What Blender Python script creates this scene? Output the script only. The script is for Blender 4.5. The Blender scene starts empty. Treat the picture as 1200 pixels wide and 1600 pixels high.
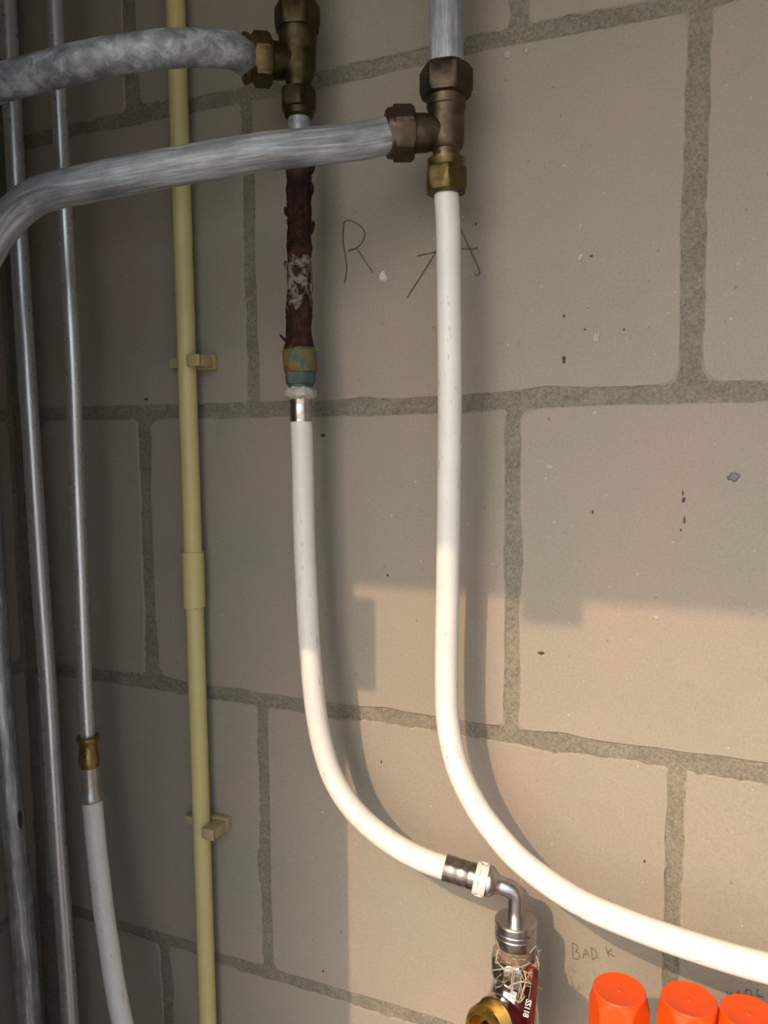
import bpy, bmesh, math, random
import numpy as np
from mathutils import Vector, Matrix, noise

random.seed(7)
S = bpy.context.scene
C = S.collection

# ------------------------------------------------------------------ camera
FOC = 1209.2135                       # focal length in pixels of the 1200x1600 frame
RC = np.array([[0.918842454533769, 0.39453272272462797, -0.008513192459387295],
               [0.029097289920822784, -0.08924843, -0.99558428],
               [-0.39355036712677877, 0.9145373959132528, -0.0934850790799484]])
CP = np.array([0.0, -0.6889382263620897, -0.03360757102454446])
cam = bpy.data.cameras.new('camera'); camo = bpy.data.objects.new('camera', cam); C.objects.link(camo)
cam.sensor_fit = 'VERTICAL'; cam.sensor_height = 36.0; cam.lens = 36.0*FOC/1600.0
cam.clip_start = 0.01; cam.clip_end = 500
right, down, fwd = RC
camo.matrix_world = Matrix(((right[0], -down[0], -fwd[0], CP[0]), (right[1], -down[1], -fwd[1], CP[1]),
                            (right[2], -down[2], -fwd[2], CP[2]), (0, 0, 0, 1)))
S.camera = camo

# ------------------------------------------------------------------ light and exposure
SUN = Vector((0.22, 1.0, -0.85))      # direction in which sunlight travels
sl = bpy.data.lights.new('sun', 'SUN'); slo = bpy.data.objects.new('sun', sl); C.objects.link(slo)
sl.energy = 3.3; sl.angle = math.radians(0.53); sl.color = (1.0, 0.63, 0.39)
slo.rotation_euler = SUN.to_track_quat('-Z', 'Y').to_euler(); slo.location = (-1, -5, 4)
w = bpy.data.worlds.new('sky'); S.world = w; w.use_nodes = True
nt = w.node_tree; bgn = nt.nodes['Background']
sky = nt.nodes.new('ShaderNodeTexSky'); sky.sky_type = 'NISHITA'; sky.sun_disc = False
sky.sun_elevation = math.atan2(0.85, math.hypot(0.22, 1.0)); sky.sun_rotation = math.pi + math.atan2(0.22, 1.0)
sky.dust_density = 4.0; sky.air_density = 1.0; sky.ozone_density = 1.0
nt.links.new(sky.outputs[0], bgn.inputs[0]); bgn.inputs[1].default_value = 0.325
S.view_settings.view_transform = 'Standard'; S.view_settings.look = 'None'
S.view_settings.gamma = 1.0; S.view_settings.use_curve_mapping = False
S.view_settings.exposure = 0.0

# ------------------------------------------------------------------ helpers
def U(u, v, d=0.0):
    """world point seen at photo pixel (u, v) that stands d metres in front of the back wall"""
    q = np.array([(u-600)/FOC, (v-800)/FOC, 1.0]) @ RC
    return Vector(CP + q*((-d-CP[1])/q[1]))

def newmat(name):
    m = bpy.data.materials.new(name); m.use_nodes = True
    return m, m.node_tree, m.node_tree.nodes['Principled BSDF']

def nd(t, kind, **kw):
    n = t.nodes.new(kind)
    for k, v in kw.items():
        if k in n.inputs: n.inputs[k].default_value = v
        else: setattr(n, k, v)
    return n

def ramp(t, src, stops, out=0):
    r = t.nodes.new('ShaderNodeValToRGB'); e = r.color_ramp.elements
    while len(e) < len(stops): e.new(0.5)
    for el, (p, c) in zip(e, stops):
        el.position = p; el.color = (*c, 1) if len(c) == 3 else c
    t.links.new(src, r.inputs[0]); return r.outputs[0]

def noi(t, coord, scale, detail=4, rough=0.6, dist=0.0):
    n = nd(t, 'ShaderNodeTexNoise'); n.inputs['Scale'].default_value = scale
    n.inputs['Detail'].default_value = detail; n.inputs['Roughness'].default_value = rough
    n.inputs['Distortion'].default_value = dist
    t.links.new(coord, n.inputs['Vector']); return n.outputs['Fac']

def mix(t, f, a, b, mode='MIX'):
    n = t.nodes.new('ShaderNodeMix'); n.data_type = 'RGBA'; n.blend_type = mode
    for sock, v in ((n.inputs[0], f), (n.inputs[6], a), (n.inputs[7], b)):
        if hasattr(v, 'is_output'): t.links.new(v, sock)
        elif isinstance(v, (int, float)): sock.default_value = v
        else: sock.default_value = (*v, 1)
    return n.outputs[2]

def bump(t, bsdf, h, strength, dist=0.001):
    b = t.nodes.new('ShaderNodeBump'); b.inputs['Strength'].default_value = strength; b.inputs['Distance'].default_value = dist
    t.links.new(h, b.inputs['Height']); t.links.new(b.outputs[0], bsdf.inputs['Normal'])

def wpos(t):
    return t.nodes.new('ShaderNodeNewGeometry').outputs['Position']
def uvc(t, sx=1, sy=1):
    tc = t.nodes.new('ShaderNodeTexCoord'); m = t.nodes.new('ShaderNodeMapping')
    m.inputs['Scale'].default_value = (sx, sy, 1); t.links.new(tc.outputs['UV'], m.inputs[0]); return m.outputs[0]

def plain(name, col, rough=0.5, metal=0.0, var=0.12, scale=60, bstr=0.0, spec=0.5):
    m, t, b = newmat(name); p = wpos(t)
    f = noi(t, p, scale, 5, 0.65)
    c = ramp(t, f, [(0.3, tuple(x*(1-var) for x in col)), (0.7, tuple(min(1, x*(1+var)) for x in col))])
    t.links.new(c, b.inputs['Base Color']); b.inputs['Roughness'].default_value = rough; b.inputs['Metallic'].default_value = metal
    b.inputs['Specular IOR Level'].default_value = spec
    if bstr: bump(t, b, noi(t, p, scale*6, 4, 0.6), bstr, 0.0006)
    return m

# ---- materials
def mat_block():
    m, t, b = newmat('sand_lime_block'); p = wpos(t)
    big = noi(t, p, 9, 3, 0.5)
    c = ramp(t, big, [(0.33, (0.236, 0.231, 0.187)), (0.50, (0.252, 0.231, 0.191)), (0.66, (0.270, 0.232, 0.197))])
    fine = noi(t, p, 420, 4, 0.7)
    c = mix(t, 0.85, c, ramp(t, fine, [(0.28, (0.88, 0.87, 0.85)), (0.5, (1, 1, 1)), (0.72, (1.10, 1.10, 1.09))]), 'MULTIPLY')
    sp = noi(t, p, 150, 2, 0.5)
    c = mix(t, ramp(t, sp, [(0.71, (0, 0, 0)), (0.77, (0.55, 0.55, 0.55))]), c, (0.11, 0.09, 0.075))
    sm = noi(t, p, 34, 3, 0.55)
    c = mix(t, ramp(t, sm, [(0.66, (0, 0, 0)), (0.82, (0.30, 0.30, 0.30))]), c, (0.15, 0.125, 0.10))
    wh = noi(t, p, 210, 1, 0.4)
    c = mix(t, ramp(t, wh, [(0.75, (0, 0, 0)), (0.80, (0.6, 0.6, 0.6))]), c, (0.44, 0.41, 0.37))
    t.links.new(c, b.inputs['Base Color']); b.inputs['Roughness'].default_value = 0.82
    b.inputs['Specular IOR Level'].default_value = 0.3
    h = mix(t, 0.5, noi(t, p, 300, 5, 0.75), noi(t, p, 60, 3, 0.6))
    bump(t, b, h, 0.55, 0.0016)
    return m
def mat_mortar():
    m, t, b = newmat('mortar'); p = wpos(t)
    c = ramp(t, noi(t, p, 25, 4, 0.6), [(0.3, (0.172, 0.163, 0.130)), (0.7, (0.228, 0.215, 0.172))])
    c = mix(t, 0.9, c, ramp(t, noi(t, p, 380, 5, 0.85), [(0.34, (0.55, 0.54, 0.52)), (0.5, (1, 1, 1)), (0.66, (1.45, 1.45, 1.42))]), 'MULTIPLY')
    t.links.new(c, b.inputs['Base Color']); b.inputs['Roughness'].default_value = 0.92; b.inputs['Specular IOR Level'].default_value = 0.2
    bump(t, b, noi(t, p, 330, 6, 0.8), 0.7, 0.0025)
    return m
def mat_galv(name, streak, dark=0.19, light=0.50, metal=0.25, rough=0.48):
    m, t, b = newmat(name); p = wpos(t)
    u = uvc(t, 14 if streak else 75, 210 if streak else 75)
    f = noi(t, u, 1.0, 7, 0.72, 0.35)
    c = ramp(t, f, [(0.38, (dark, dark*1.05, dark*1.10)), (0.5, (0.29, 0.32, 0.345)), (0.60, (light*.9, light*.97, light)), (0.70, (light, light*1.05, light*1.08))])
    f2 = noi(t, p, 30, 4, 0.6)
    c = mix(t, 0.75, c, ramp(t, f2, [(0.35, (0.62, 0.63, 0.64)), (0.65, (1.1, 1.12, 1.14))]), 'MULTIPLY')
    t.links.new(c, b.inputs['Base Color']); b.inputs['Metallic'].default_value = metal
    t.links.new(ramp(t, f, [(0.35, (rough-.18,)*3), (0.65, (rough+.2,)*3)]), b.inputs['Roughness'])
    bump(t, b, f, 0.45, 0.0012)
    return m
def mat_zinc():
    m, t, b = newmat('bright_zinc_pipe'); p = wpos(t)
    u = uvc(t, 6, 160)
    f = noi(t, u, 1.0, 5, 0.7, 0.6)
    c = ramp(t, f, [(0.35, (0.42, 0.45, 0.465)), (0.65, (0.60, 0.64, 0.665))])
    c = mix(t, ramp(t, noi(t, p, 110, 4, 0.7), [(0.64, (0, 0, 0)), (0.74, (0.18, 0.18, 0.18))]), c, (0.2, 0.205, 0.2))
    t.links.new(c, b.inputs['Base Color']); b.inputs['Metallic'].default_value = 0.72
    t.links.new(ramp(t, noi(t, p, 80, 4, 0.6), [(0.3, (0.25,)*3), (0.7, (0.34,)*3)]), b.inputs['Roughness'])
    pass
    return m
def mat_white():
    m, t, b = newmat('white_plastic_pipe'); p = wpos(t)
    c = ramp(t, noi(t, p, 30, 4, 0.6), [(0.3, (0.56, 0.575, 0.545)), (0.7, (0.615, 0.63, 0.605))])
    st = noi(t, uvc(t, 55, 200), 1.0, 4, 0.65)
    c = mix(t, ramp(t, st, [(0.61, (0, 0, 0)), (0.70, (0.65, 0.65, 0.65))]), c, (0.24, 0.20, 0.15))
    d2 = noi(t, p, 55, 3, 0.6)
    c = mix(t, ramp(t, d2, [(0.60, (0, 0, 0)), (0.8, (0.35, 0.35, 0.35))]), c, (0.52, 0.45, 0.34))
    t.links.new(c, b.inputs['Base Color']); b.inputs['Roughness'].default_value = 0.42
    bump(t, b, st, 0.08, 0.0005)
    return m
def mat_rust():
    m, t, b = newmat('flaking_rust'); p = wpos(t)
    f = noi(t, p, 95, 6, 0.7, 0.5)
    c = ramp(t, f, [(0.34, (0.008, 0.004, 0.003)), (0.5, (0.019, 0.0075, 0.005)), (0.62, (0.048, 0.016, 0.009)), (0.76, (0.09, 0.040, 0.024))])
    # pale lime scale in a belt round the middle of the pipe (z 0.055 .. 0.14)
    sx = t.nodes.new('ShaderNodeSeparateXYZ'); t.links.new(p, sx.inputs[0])
    mr = nd(t, 'ShaderNodeMapRange'); t.links.new(sx.outputs[2], mr.inputs[0]); mr.inputs[1].default_value = 0.075; mr.inputs[2].default_value = 0.140
    belt = ramp(t, mr.outputs[0], [(0.0, (0.30,)*3), (0.15, (0.5,)*3), (0.45, (0.58,)*3), (0.85, (0.62,)*3), (1.0, (0.32,)*3)])
    n2 = noi(t, p, 125, 6, 0.72, 0.6)
    ad = t.nodes.new('ShaderNodeMath'); ad.operation = 'MULTIPLY'; t.links.new(belt, ad.inputs[0]); t.links.new(n2, ad.inputs[1])
    c = mix(t, ramp(t, ad.outputs[0], [(0.265, (0, 0, 0)), (0.34, (0.8, 0.8, 0.8))]), c, (0.24, 0.22, 0.19))
    t.links.new(c, b.inputs['Base Color']); b.inputs['Roughness'].default_value = 0.7; b.inputs['Specular IOR Level'].default_value = 0.25
    bump(t, b, f, 1.0, 0.004)
    return m
def mat_verdigris(name, orange):
    m, t, b = newmat(name); p = wpos(t)
    f = noi(t, p, 75, 5, 0.6, 0.6)
    if orange:
        c = ramp(t, f, [(0.34, (0.025, 0.06, 0.048)), (0.46, (0.06, 0.095, 0.062)), (0.53, (0.13, 0.095, 0.028)), (0.62, (0.15, 0.065, 0.018)), (0.74, (0.05, 0.016, 0.008))])
    else:
        c = ramp(t, f, [(0.3, (0.022, 0.042, 0.036)), (0.6, (0.05, 0.085, 0.075)), (0.78, (0.13, 0.17, 0.15))])
    t.links.new(c, b.inputs['Base Color']); b.inputs['Roughness'].default_value = 0.75
    bump(t, b, noi(t, p, 200, 5, 0.7), 0.8, 0.002)
    return m
def mat_brass(name, a, bb, rough=0.4, metal=0.85):
    m, t, b = newmat(name); p = wpos(t)
    c = ramp(t, noi(t, p, 60, 5, 0.65, 0.4), [(0.32, a), (0.7, bb)])
    t.links.new(c, b.inputs['Base Color']); b.inputs['Metallic'].default_value = metal
    t.links.new(ramp(t, noi(t, p, 120, 4, 0.6), [(0.3, (rough-.12,)*3), (0.7, (rough+.15,)*3)]), b.inputs['Roughness'])
    bump(t, b, noi(t, p, 260, 4, 0.6), 0.15, 0.0006)
    return m

M = dict(
    block=mat_block(), mortar=mat_mortar(),
    galv=mat_galv('galvanised_mottled', False), galv_streak=mat_galv('galvanised_streaked', True),
    galv_thick=mat_galv('galvanised_worn', True, 0.46, 0.70, 0.55, 0.32),
    zinc=mat_zinc(), white=mat_white(), rust=mat_rust(),
    corr=mat_verdigris('corroded_brass_orange', True), verdi=mat_verdigris('verdigris', False),
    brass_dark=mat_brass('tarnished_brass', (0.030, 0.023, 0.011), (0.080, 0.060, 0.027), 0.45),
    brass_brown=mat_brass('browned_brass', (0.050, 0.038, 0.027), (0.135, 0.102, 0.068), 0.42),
    brass_nut=mat_brass('duller_brass', (0.065, 0.048, 0.020), (0.17, 0.122, 0.050), 0.40),
    brass_new=mat_brass('bright_brass', (0.30, 0.19, 0.042), (0.42, 0.27, 0.07), 0.34, 1.0),
    steel=plain('steel_sleeve', (0.50, 0.48, 0.45), 0.24, 1.0, 0.12, 90),
    steel_dark=plain('dark_steel_sleeve', (0.30, 0.27, 0.24), 0.28, 1.0, 0.3, 120),
    brass_grey=mat_brass('grey_brown_brass', (0.035, 0.028, 0.021), (0.095, 0.074, 0.052), 0.45),
    brass_ring=mat_brass('small_fitting_brass', (0.20, 0.14, 0.055), (0.36, 0.26, 0.11), 0.30),
    steel_grey=plain('grey_steel_sleeve', (0.38, 0.37, 0.35), 0.26, 0.7, 0.15, 200, 0.1),
    red_shaded=plain('shaded_red_handle', (0.07, 0.008, 0.006), 0.6, 0.0, 0.2, 60, 0.0, 0.15),  # handle red with its shade mixed into the colour
    chrome=plain('chrome', (0.62, 0.61, 0.59), 0.14, 1.0, 0.06, 60),
    nickel=plain('matt_nickel', (0.45, 0.45, 0.45), 0.30, 1.0, 0.08, 90),
    yellow=plain('yellow_plastic', (0.47, 0.425, 0.19), 0.45, 0.0, 0.05, 40, 0.05),
    yellow_dull=plain('dull_yellow_plastic', (0.34, 0.29, 0.15), 0.5, 0.0, 0.06, 40, 0.05),
    orange=plain('orange_plastic', (0.56, 0.056, 0.002), 0.40, 0.0, 0.05, 50, 0.04),
    ring=plain('white_ring_plastic', (0.58, 0.56, 0.52), 0.4, 0.0, 0.05, 80),
    ring_old=plain('limescale_ring', (0.36, 0.36, 0.32), 0.8, 0.0, 0.25, 200, 0.8),
    hemp=plain('hemp_fibre', (0.36, 0.31, 0.225), 0.8, 0.0, 0.2, 200),
    hemp_dark=plain('hemp_wound_on_thread', (0.17, 0.125, 0.085), 0.85, 0.0, 0.4, 500, 0.9),
    red=plain('red_paint', (0.20, 0.016, 0.011), 0.4, 0.0, 0.15, 60),
    print=plain('white_print', (0.75, 0.72, 0.68), 0.5), etch=plain('etched_mark', (0.06, 0.06, 0.07), 0.5),
    pencil=plain('pencil', (0.085, 0.075, 0.068), 0.6, 0.0, 0.4, 900),
    pencil_faint=plain('faint_pencil', (0.16, 0.125, 0.10), 0.6, 0.0, 0.4, 900),
    chip=plain('white_chip', (0.52, 0.50, 0.45), 0.8, 0.0, 0.15, 200, 0.5),
    scuff=plain('pale_scuff', (0.31, 0.295, 0.265), 0.8, 0.0, 0.1, 200),
    pit=plain('dark_pit', (0.05, 0.042, 0.036), 0.9, 0.0, 0.3, 300), plug=plain('grey_plug', (0.13, 0.13, 0.13), 0.7, 0.0, 0.35, 400),
    plaster=plain('grey_plaster', (0.37, 0.31, 0.24), 0.9, 0.0, 0.1, 20, 0.3),
    wood=plain('painted_frame', (0.30, 0.28, 0.25), 0.55, 0.0, 0.1, 20),
    concrete=plain('concrete', (0.14, 0.13, 0.12), 0.9, 0.0, 0.15, 12, 0.3),
    paving=plain('pale_paving', (0.54, 0.58, 0.57), 0.9, 0.0, 0.12, 3, 0.2),
)

def obj(name, verts, faces, mat, parent=None, smooth=None, uvs=None, origin=None):
    me = bpy.data.meshes.new(name)
    off = Vector((0, 0, 0))
    if parent is not None:
        q = parent
        while q is not None: off += q.location; q = q.parent
    o0 = Vector(origin) if origin is not None else off
    me.from_pydata([tuple(Vector(v)-o0) for v in verts], [], faces)
    if uvs is not None:
        l = me.uv_layers.new(name='UVMap')
        vi = np.empty(len(me.loops), dtype=np.int32); me.loops.foreach_get('vertex_index', vi)
        l.data.foreach_set('uv', np.asarray(uvs, dtype=np.float32)[vi].ravel())
    me.update()
    bm = bmesh.new(); bm.from_mesh(me); bmesh.ops.recalc_face_normals(bm, faces=bm.faces[:]); bm.to_mesh(me); bm.free()
    me.materials.append(M[mat])
    if smooth is not None:
        me.polygons.foreach_set('use_smooth', [True]*len(me.polygons))
        me.set_sharp_from_angle(angle=math.radians(smooth))
    o = bpy.data.objects.new(name, me); C.objects.link(o)
    o.parent = parent; o.location = o0-off
    return o

def thing(name, loc, label, cat, group=None):
    o = bpy.data.objects.new(name, None); o.empty_display_size = 0.02; C.objects.link(o)
    o.location = loc; o['label'] = label; o['category'] = cat
    if group: o['group'] = group
    return o

class Geo:
    def __init__(s): s.v = []; s.f = []; s.uv = []
    def add(s, v, f, uv=None):
        n = len(s.v); s.v += [Vector(x) for x in v]; s.f += [tuple(i+n for i in q) for q in f]
        s.uv += uv if uv is not None else [(0, 0)]*len(v)
        return s
    def out(s, name, mat, parent=None, smooth=None, **k): return obj(name, s.v, s.f, mat, parent, smooth, s.uv, **k)

def frame(d):
    d = Vector(d).normalized()
    a = Vector((0, -1, 0)) if abs(d.y) < 0.9 else Vector((0, 0, 1))
    x = (a - d*a.dot(d)).normalized(); return x, d.cross(x), d

def lathe(g, o, axis, prof, n=48, rot=0.0, hexr=None, caps=True, sides=6):
    """prof: (distance along axis, radius[, is_hex]); hex rings are cut by the flats of a nut of across-flats radius"""
    x, y, z = frame(axis); o = Vector(o); V = []; F = []; UV = []
    for pr in prof:
        t, r = pr[0], pr[1]; hx = pr[2] if len(pr) > 2 else None
        for k in range(n):
            th = 2*math.pi*k/n; rr = r
            if hx:
                a = (th-rot) % (2*math.pi/sides) - math.pi/sides
                rr = min(r, hx/math.cos(a))
            V.append(o+z*t+x*(math.cos(th)*rr)+y*(math.sin(th)*rr)); UV.append((t, th*r))
    m = len(prof)
    for i in range(m-1):
        for k in range(n):
            F.append((i*n+k, i*n+(k+1) % n, (i+1)*n+(k+1) % n, (i+1)*n+k))
    if caps:
        F.append(tuple(range(n))[::-1]); F.append(tuple((m-1)*n+k for k in range(n)))
    return g.add(V, F, UV)

def spline(pts, step=0.006):
    """dense Catmull-Rom curve through the points"""
    P = [Vector(p) for p in pts]; P = [P[0]*2-P[1]] + P + [P[-1]*2-P[-2]]; out = []
    for i in range(1, len(P)-2):
        a, b, c, d = P[i-1:i+3]
        t0 = 0; t1 = t0+max((b-a).length, 1e-5)**.5; t2 = t1+max((c-b).length, 1e-5)**.5; t3 = t2+max((d-c).length, 1e-5)**.5
        n = max(2, int((c-b).length/step))
        for k in range(n):
            t = t1+(t2-t1)*k/n
            A1 = a*((t1-t)/(t1-t0))+b*((t-t0)/(t1-t0)); A2 = b*((t2-t)/(t2-t1))+c*((t-t1)/(t2-t1)); A3 = c*((t3-t)/(t3-t2))+d*((t-t2)/(t3-t2))
            B1 = A1*((t2-t)/(t2-t0))+A2*((t-t0)/(t2-t0)); B2 = A2*((t3-t)/(t3-t1))+A3*((t-t1)/(t3-t1))
            out.append(B1*((t2-t)/(t2-t1))+B2*((t-t1)/(t2-t1)))
    out.append(P[-2]); return out

def tube(g, pts, r, n=32, caps=True, rfun=None):
    V = []; F = []; UV = []; m = len(pts); x = None; s = 0
    for i, p in enumerate(pts):
        d = (pts[min(i+1, m-1)]-pts[max(i-1, 0)]).normalized()
        if x is None: x, y, _ = frame(d)
        x = (x-d*x.dot(d)).normalized(); y = d.cross(x)
        if i: s += (p-pts[i-1]).length
        for k in range(n):
            th = 2*math.pi*k/n; rr = rfun(s, th, p) if rfun else r
            V.append(p+x*(math.cos(th)*rr)+y*(math.sin(th)*rr)); UV.append((s, th*r))
    for i in range(m-1):
        for k in range(n): F.append((i*n+k, i*n+(k+1) % n, (i+1)*n+(k+1) % n, (i+1)*n+k))
    if caps: F.append(tuple(range(n))[::-1]); F.append(tuple((m-1)*n+k for k in range(n)))
    return g.add(V, F, UV)

def box(g, c, sx, sy, sz, rot=None, bev=0.0):
    bm = bmesh.new(); bmesh.ops.create_cube(bm, size=1.0)
    for v in bm.verts: v.co = Vector((v.co.x*sx, v.co.y*sy, v.co.z*sz))
    if bev: bmesh.ops.bevel(bm, geom=bm.edges[:], offset=bev, segments=2, affect='EDGES', profile=0.5)
    bm.verts.index_update()
    V = [((rot @ v.co) if rot else v.co)+Vector(c) for v in bm.verts]
    F = [tuple(v.index for v in f.verts) for f in bm.faces]; bm.free()
    return g.add(V, F)
def bounds(g, x0, x1, y0, y1, z0, z1, bev=0.0):
    return box(g, ((x0+x1)/2, (y0+y1)/2, (z0+z1)/2), x1-x0, y1-y0, z1-z0, None, bev)

# ------------------------------------------------------------------ the setting
XL, XR, ZF, ZC = -0.782, 0.80, -1.25, 1.02
rowA = [(50,218),(125,200),(225,180),(500,124),(570,108),(640,92),(750,66),(850,46),(900,37),(1050,8)]
rowB = [(100,647),(150,645),(270,643),(500,638),(600,637),(750,629),(850,624),(950,619),(1050,615),(1180,612)]
rowC = [(100,1047),(160,1056),(200,1061),(280,1074),(350,1085),(450,1100),(550,1114),(600,1118),(670,1130),(780,1147),(900,1165),(1000,1179),(1100,1193),(1180,1204)]
rowD = [(130,1427),(200,1450),(240,1462),(290,1477),(350,1500),(460,1533),(540,1557),(630,1585)]
def rowfun(L):
    P = [U(*p) for p in L]; xs = [p.x for p in P]; zs = [p.z for p in P]
    return lambda x: float(np.interp(x, xs, zs))
ROW = [lambda x: ZC-0.005, lambda x: 0.62, rowfun(rowA), rowfun(rowB), rowfun(rowC), rowfun(rowD), lambda x: -0.93, lambda x: ZF+0.005]
HALF = [0.004, 0.007, 0.0070, 0.0072, 0.0070, 0.0068, 0.007, 0.004]
# vertical joints of every course (centre, width); the first edge is the start of the course by the corner
odd = [(-0.586, .017), (-0.1665, .017), (0.2530, .015), (0.6725, .015)]
JO = [[(-0.442, .014), (-0.023, .014), (0.396, .014)], odd,
      [(-0.443, .012), (-0.0224, .0165), (0.396, .015)],
      [(-0.5874, .0145), (-0.1693, .0125), (0.2530, .014), (0.6725, .014)],
      [(-0.4413, .0125), (-0.0243, .0125), (0.396, .013)],
      [(-0.5837, .0125), (-0.1665, .013), (0.2530, .014), (0.6725, .014)],
      [(-0.442, .014), (-0.023, .014), (0.396, .014)]]
START = [XL+.006, XL+.006, XL+.006, -0.742, XL+.012, -0.757, XL+.006]
CUTS = {}
def block_outline(x0, x1, zt, zb, seed, rc):
    """closed outline of a block face in (x, z): rounded, slightly broken edges"""
    P = []; st = 0.0025; k = math.pi/2
    def run(a, b, fn):
        n = max(2, int(abs(b-a)/st))
        for i in range(n): P.append(fn(a+(b-a)*i/n))
    c = rc; N_ = lambda r_: max(3, int(r_*k/st))
    run(x0+c[0], x1-c[1], lambda x: (x, zt(x)))
    for i in range(N_(c[1])): a = k*i/N_(c[1]); P.append((x1-c[1]+math.sin(a)*c[1], zt(x1)-c[1]+math.cos(a)*c[1]))
    run(zt(x1)-c[1], zb(x1)+c[2], lambda z: (x1, z))
    for i in range(N_(c[2])): a = k*i/N_(c[2]); P.append((x1-c[2]+math.cos(a)*c[2], zb(x1)+c[2]-math.sin(a)*c[2]))
    run(x1-c[2], x0+c[3], lambda x: (x, zb(x)))
    for i in range(N_(c[3])): a = k*i/N_(c[3]); P.append((x0+c[3]-math.sin(a)*c[3], zb(x0)+c[3]-math.cos(a)*c[3]))
    run(zb(x0)+c[3], zt(x0)-c[0], lambda z: (x0, z))
    for i in range(N_(c[0])): a = k*i/N_(c[0]); P.append((x0+c[0]-math.cos(a)*c[0], zt(x0)-c[0]+math.sin(a)*c[0]))
    out = []; n = len(P)
    for i in range(n):
        a, b = P[i-1], P[(i+1) % n]; t = Vector((b[0]-a[0], b[1]-a[1]))
        t = t.normalized() if t.length > 1e-9 else Vector((1, 0))
        nn = Vector((-t.y, t.x))
        q = Vector((P[i][0]*90, P[i][1]*90, seed))
        wv = 0.0012*noise.noise(q*0.35)+0.0011*noise.noise(q)+0.0010*noise.noise(q*2.7)+0.0006*noise.noise(q*6)
        big = noise.noise(Vector((P[i][0]*11, P[i][1]*11, seed+50)))
        if big > 0.22: wv += (big-0.22)*0.012*(0.6+0.5*noise.noise(q*2.2))*-1
        out.append((P[i][0]+nn.x*wv, P[i][1]+nn.y*wv))
    return out

def block(parent, x0, x1, zt, zb, to_world, seed, proud=0.0):
    rr = random.Random(seed); rc = [rr.choice([.003, .004, .006, .009]) for _ in range(4)]
    if seed in CUTS: rc = CUTS[seed]
    O = block_outline(x0, x1, zt, zb, seed, rc); n = len(O)
    cx = sum(p[0] for p in O)/n; cz = sum(p[1] for p in O)/n
    V = []; rings = [(-0.0012, 0.0), (0.0, 0.0012), (0.0, 0.016)]
    for i, (inset, dep) in enumerate(rings):
        for j, p in enumerate(O):
            a, b = O[j-5], O[(j+5) % n]; t = Vector((b[0]-a[0], b[1]-a[1])); t = t.normalized() if t.length > 1e-9 else Vector((1, 0))
            nn = Vector((-t.y, t.x))
            if i == 0:      # the edge of the face: a smoothed copy of the outline, so that it never folds over itself
                p = tuple(sum(O[(j+q_) % n][k_] for q_ in range(-4, 5))/9 for k_ in (0, 1))
            V.append(to_world(p[0]+nn.x*inset, p[1]+nn.y*inset, dep-proud))
    F = []
    for i in range(2):
        for j in range(n): F.append((i*n+j, i*n+(j+1) % n, (i+1)*n+(j+1) % n, (i+1)*n+j))
    V.append(to_world(cx, cz, -proud)); m = len(V)-1
    for j in range(n): F.append((j, m, (j+1) % n))
    return obj('block', V, F, 'block', parent, None, None, to_world(cx, cz, 0))

def mortar_grid(name, to_world, x0, x1, z0, z1, step, depth, seed):
    nx = int((x1-x0)/step)+1; nz = int((z1-z0)/step)+1; V = []; F = []
    for j in range(nz):
        for i in range(nx):
            x = x0+(x1-x0)*i/(nx-1); z = z0+(z1-z0)*j/(nz-1)
            q = Vector((x*40, z*40, seed)); h = 0.0011*noise.noise(q)+0.0009*noise.noise(q*3.1)
            V.append(to_world(x, z, depth+h))
    for j in range(nz-1):
        for i in range(nx-1): F.append((j*nx+i, j*nx+i+1, (j+1)*nx+i+1, (j+1)*nx+i))
    # the body of the wall behind the mortar face
    n0 = len(V)
    rim = [i for i in range(nx)] + [j*nx+nx-1 for j in range(1, nz)] + [(nz-1)*nx+i for i in range(nx-2, -1, -1)] + [j*nx for j in range(nz-2, 0, -1)]
    for r in rim:
        x = x0+(x1-x0)*(r % nx)/(nx-1); z = z0+(z1-z0)*(r//nx)/(nz-1); V.append(to_world(x, z, 0.12))
    m = len(rim)
    for k in range(m): F.append((rim[k], rim[(k+1) % m], n0+(k+1) % m, n0+k))
    F.append(tuple(n0+k for k in range(m)))
    o = obj(name, V, F, 'mortar', None, 40); o['kind'] = 'structure'; return o

bw = lambda x, z, d: Vector((x, d, z))
wall = mortar_grid('wall_back', bw, XL-0.12, XR+0.12, ZF, ZC, 0.007, 0.0014, 1)
wall['label'] = 'back wall of large pinkish grey sand-lime blocks with rough grey mortar joints'
CUTS.update({13: [.012, .006, .006, .004], 12: [.004, .003, .004, .004], 30: [.016, .008, .006, .006], 31: [.010, .004, .004, .014],
             21: [.005, .003, .012, .004], 22: [.004, .004, .004, .018], 32: [.012, .004, .004, .004], 41: [.006, .004, .004, .005]})
BL = {}
for r in range(7):
    xs = [START[r]] ; spans = []
    for (c, wd) in JO[r]:
        spans.append((xs[-1], c-wd/2)); xs.append(c+wd/2)
    spans.append((xs[-1], XR-0.004))
    for k, (a, b) in enumerate(spans):
        if b-a < 0.02: continue
        zt = (lambda rr: lambda x: ROW[rr](x)-HALF[rr])(r); zb = (lambda rr: lambda x: ROW[rr+1](x)+HALF[rr+1])(r)
        BL[(r, k)] = block(wall, a, b, zt, zb, bw, r*10+k, random.uniform(0, .0008))
lw = lambda s, z, d: Vector((XL-d, -s, z))
wl = mortar_grid('wall_left', lw, 0.0, 0.46, ZF, ZC, 0.010, 0.0014, 5)
wl['label'] = 'left side wall of sand-lime blocks meeting the back wall in the dark corner'
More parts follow.
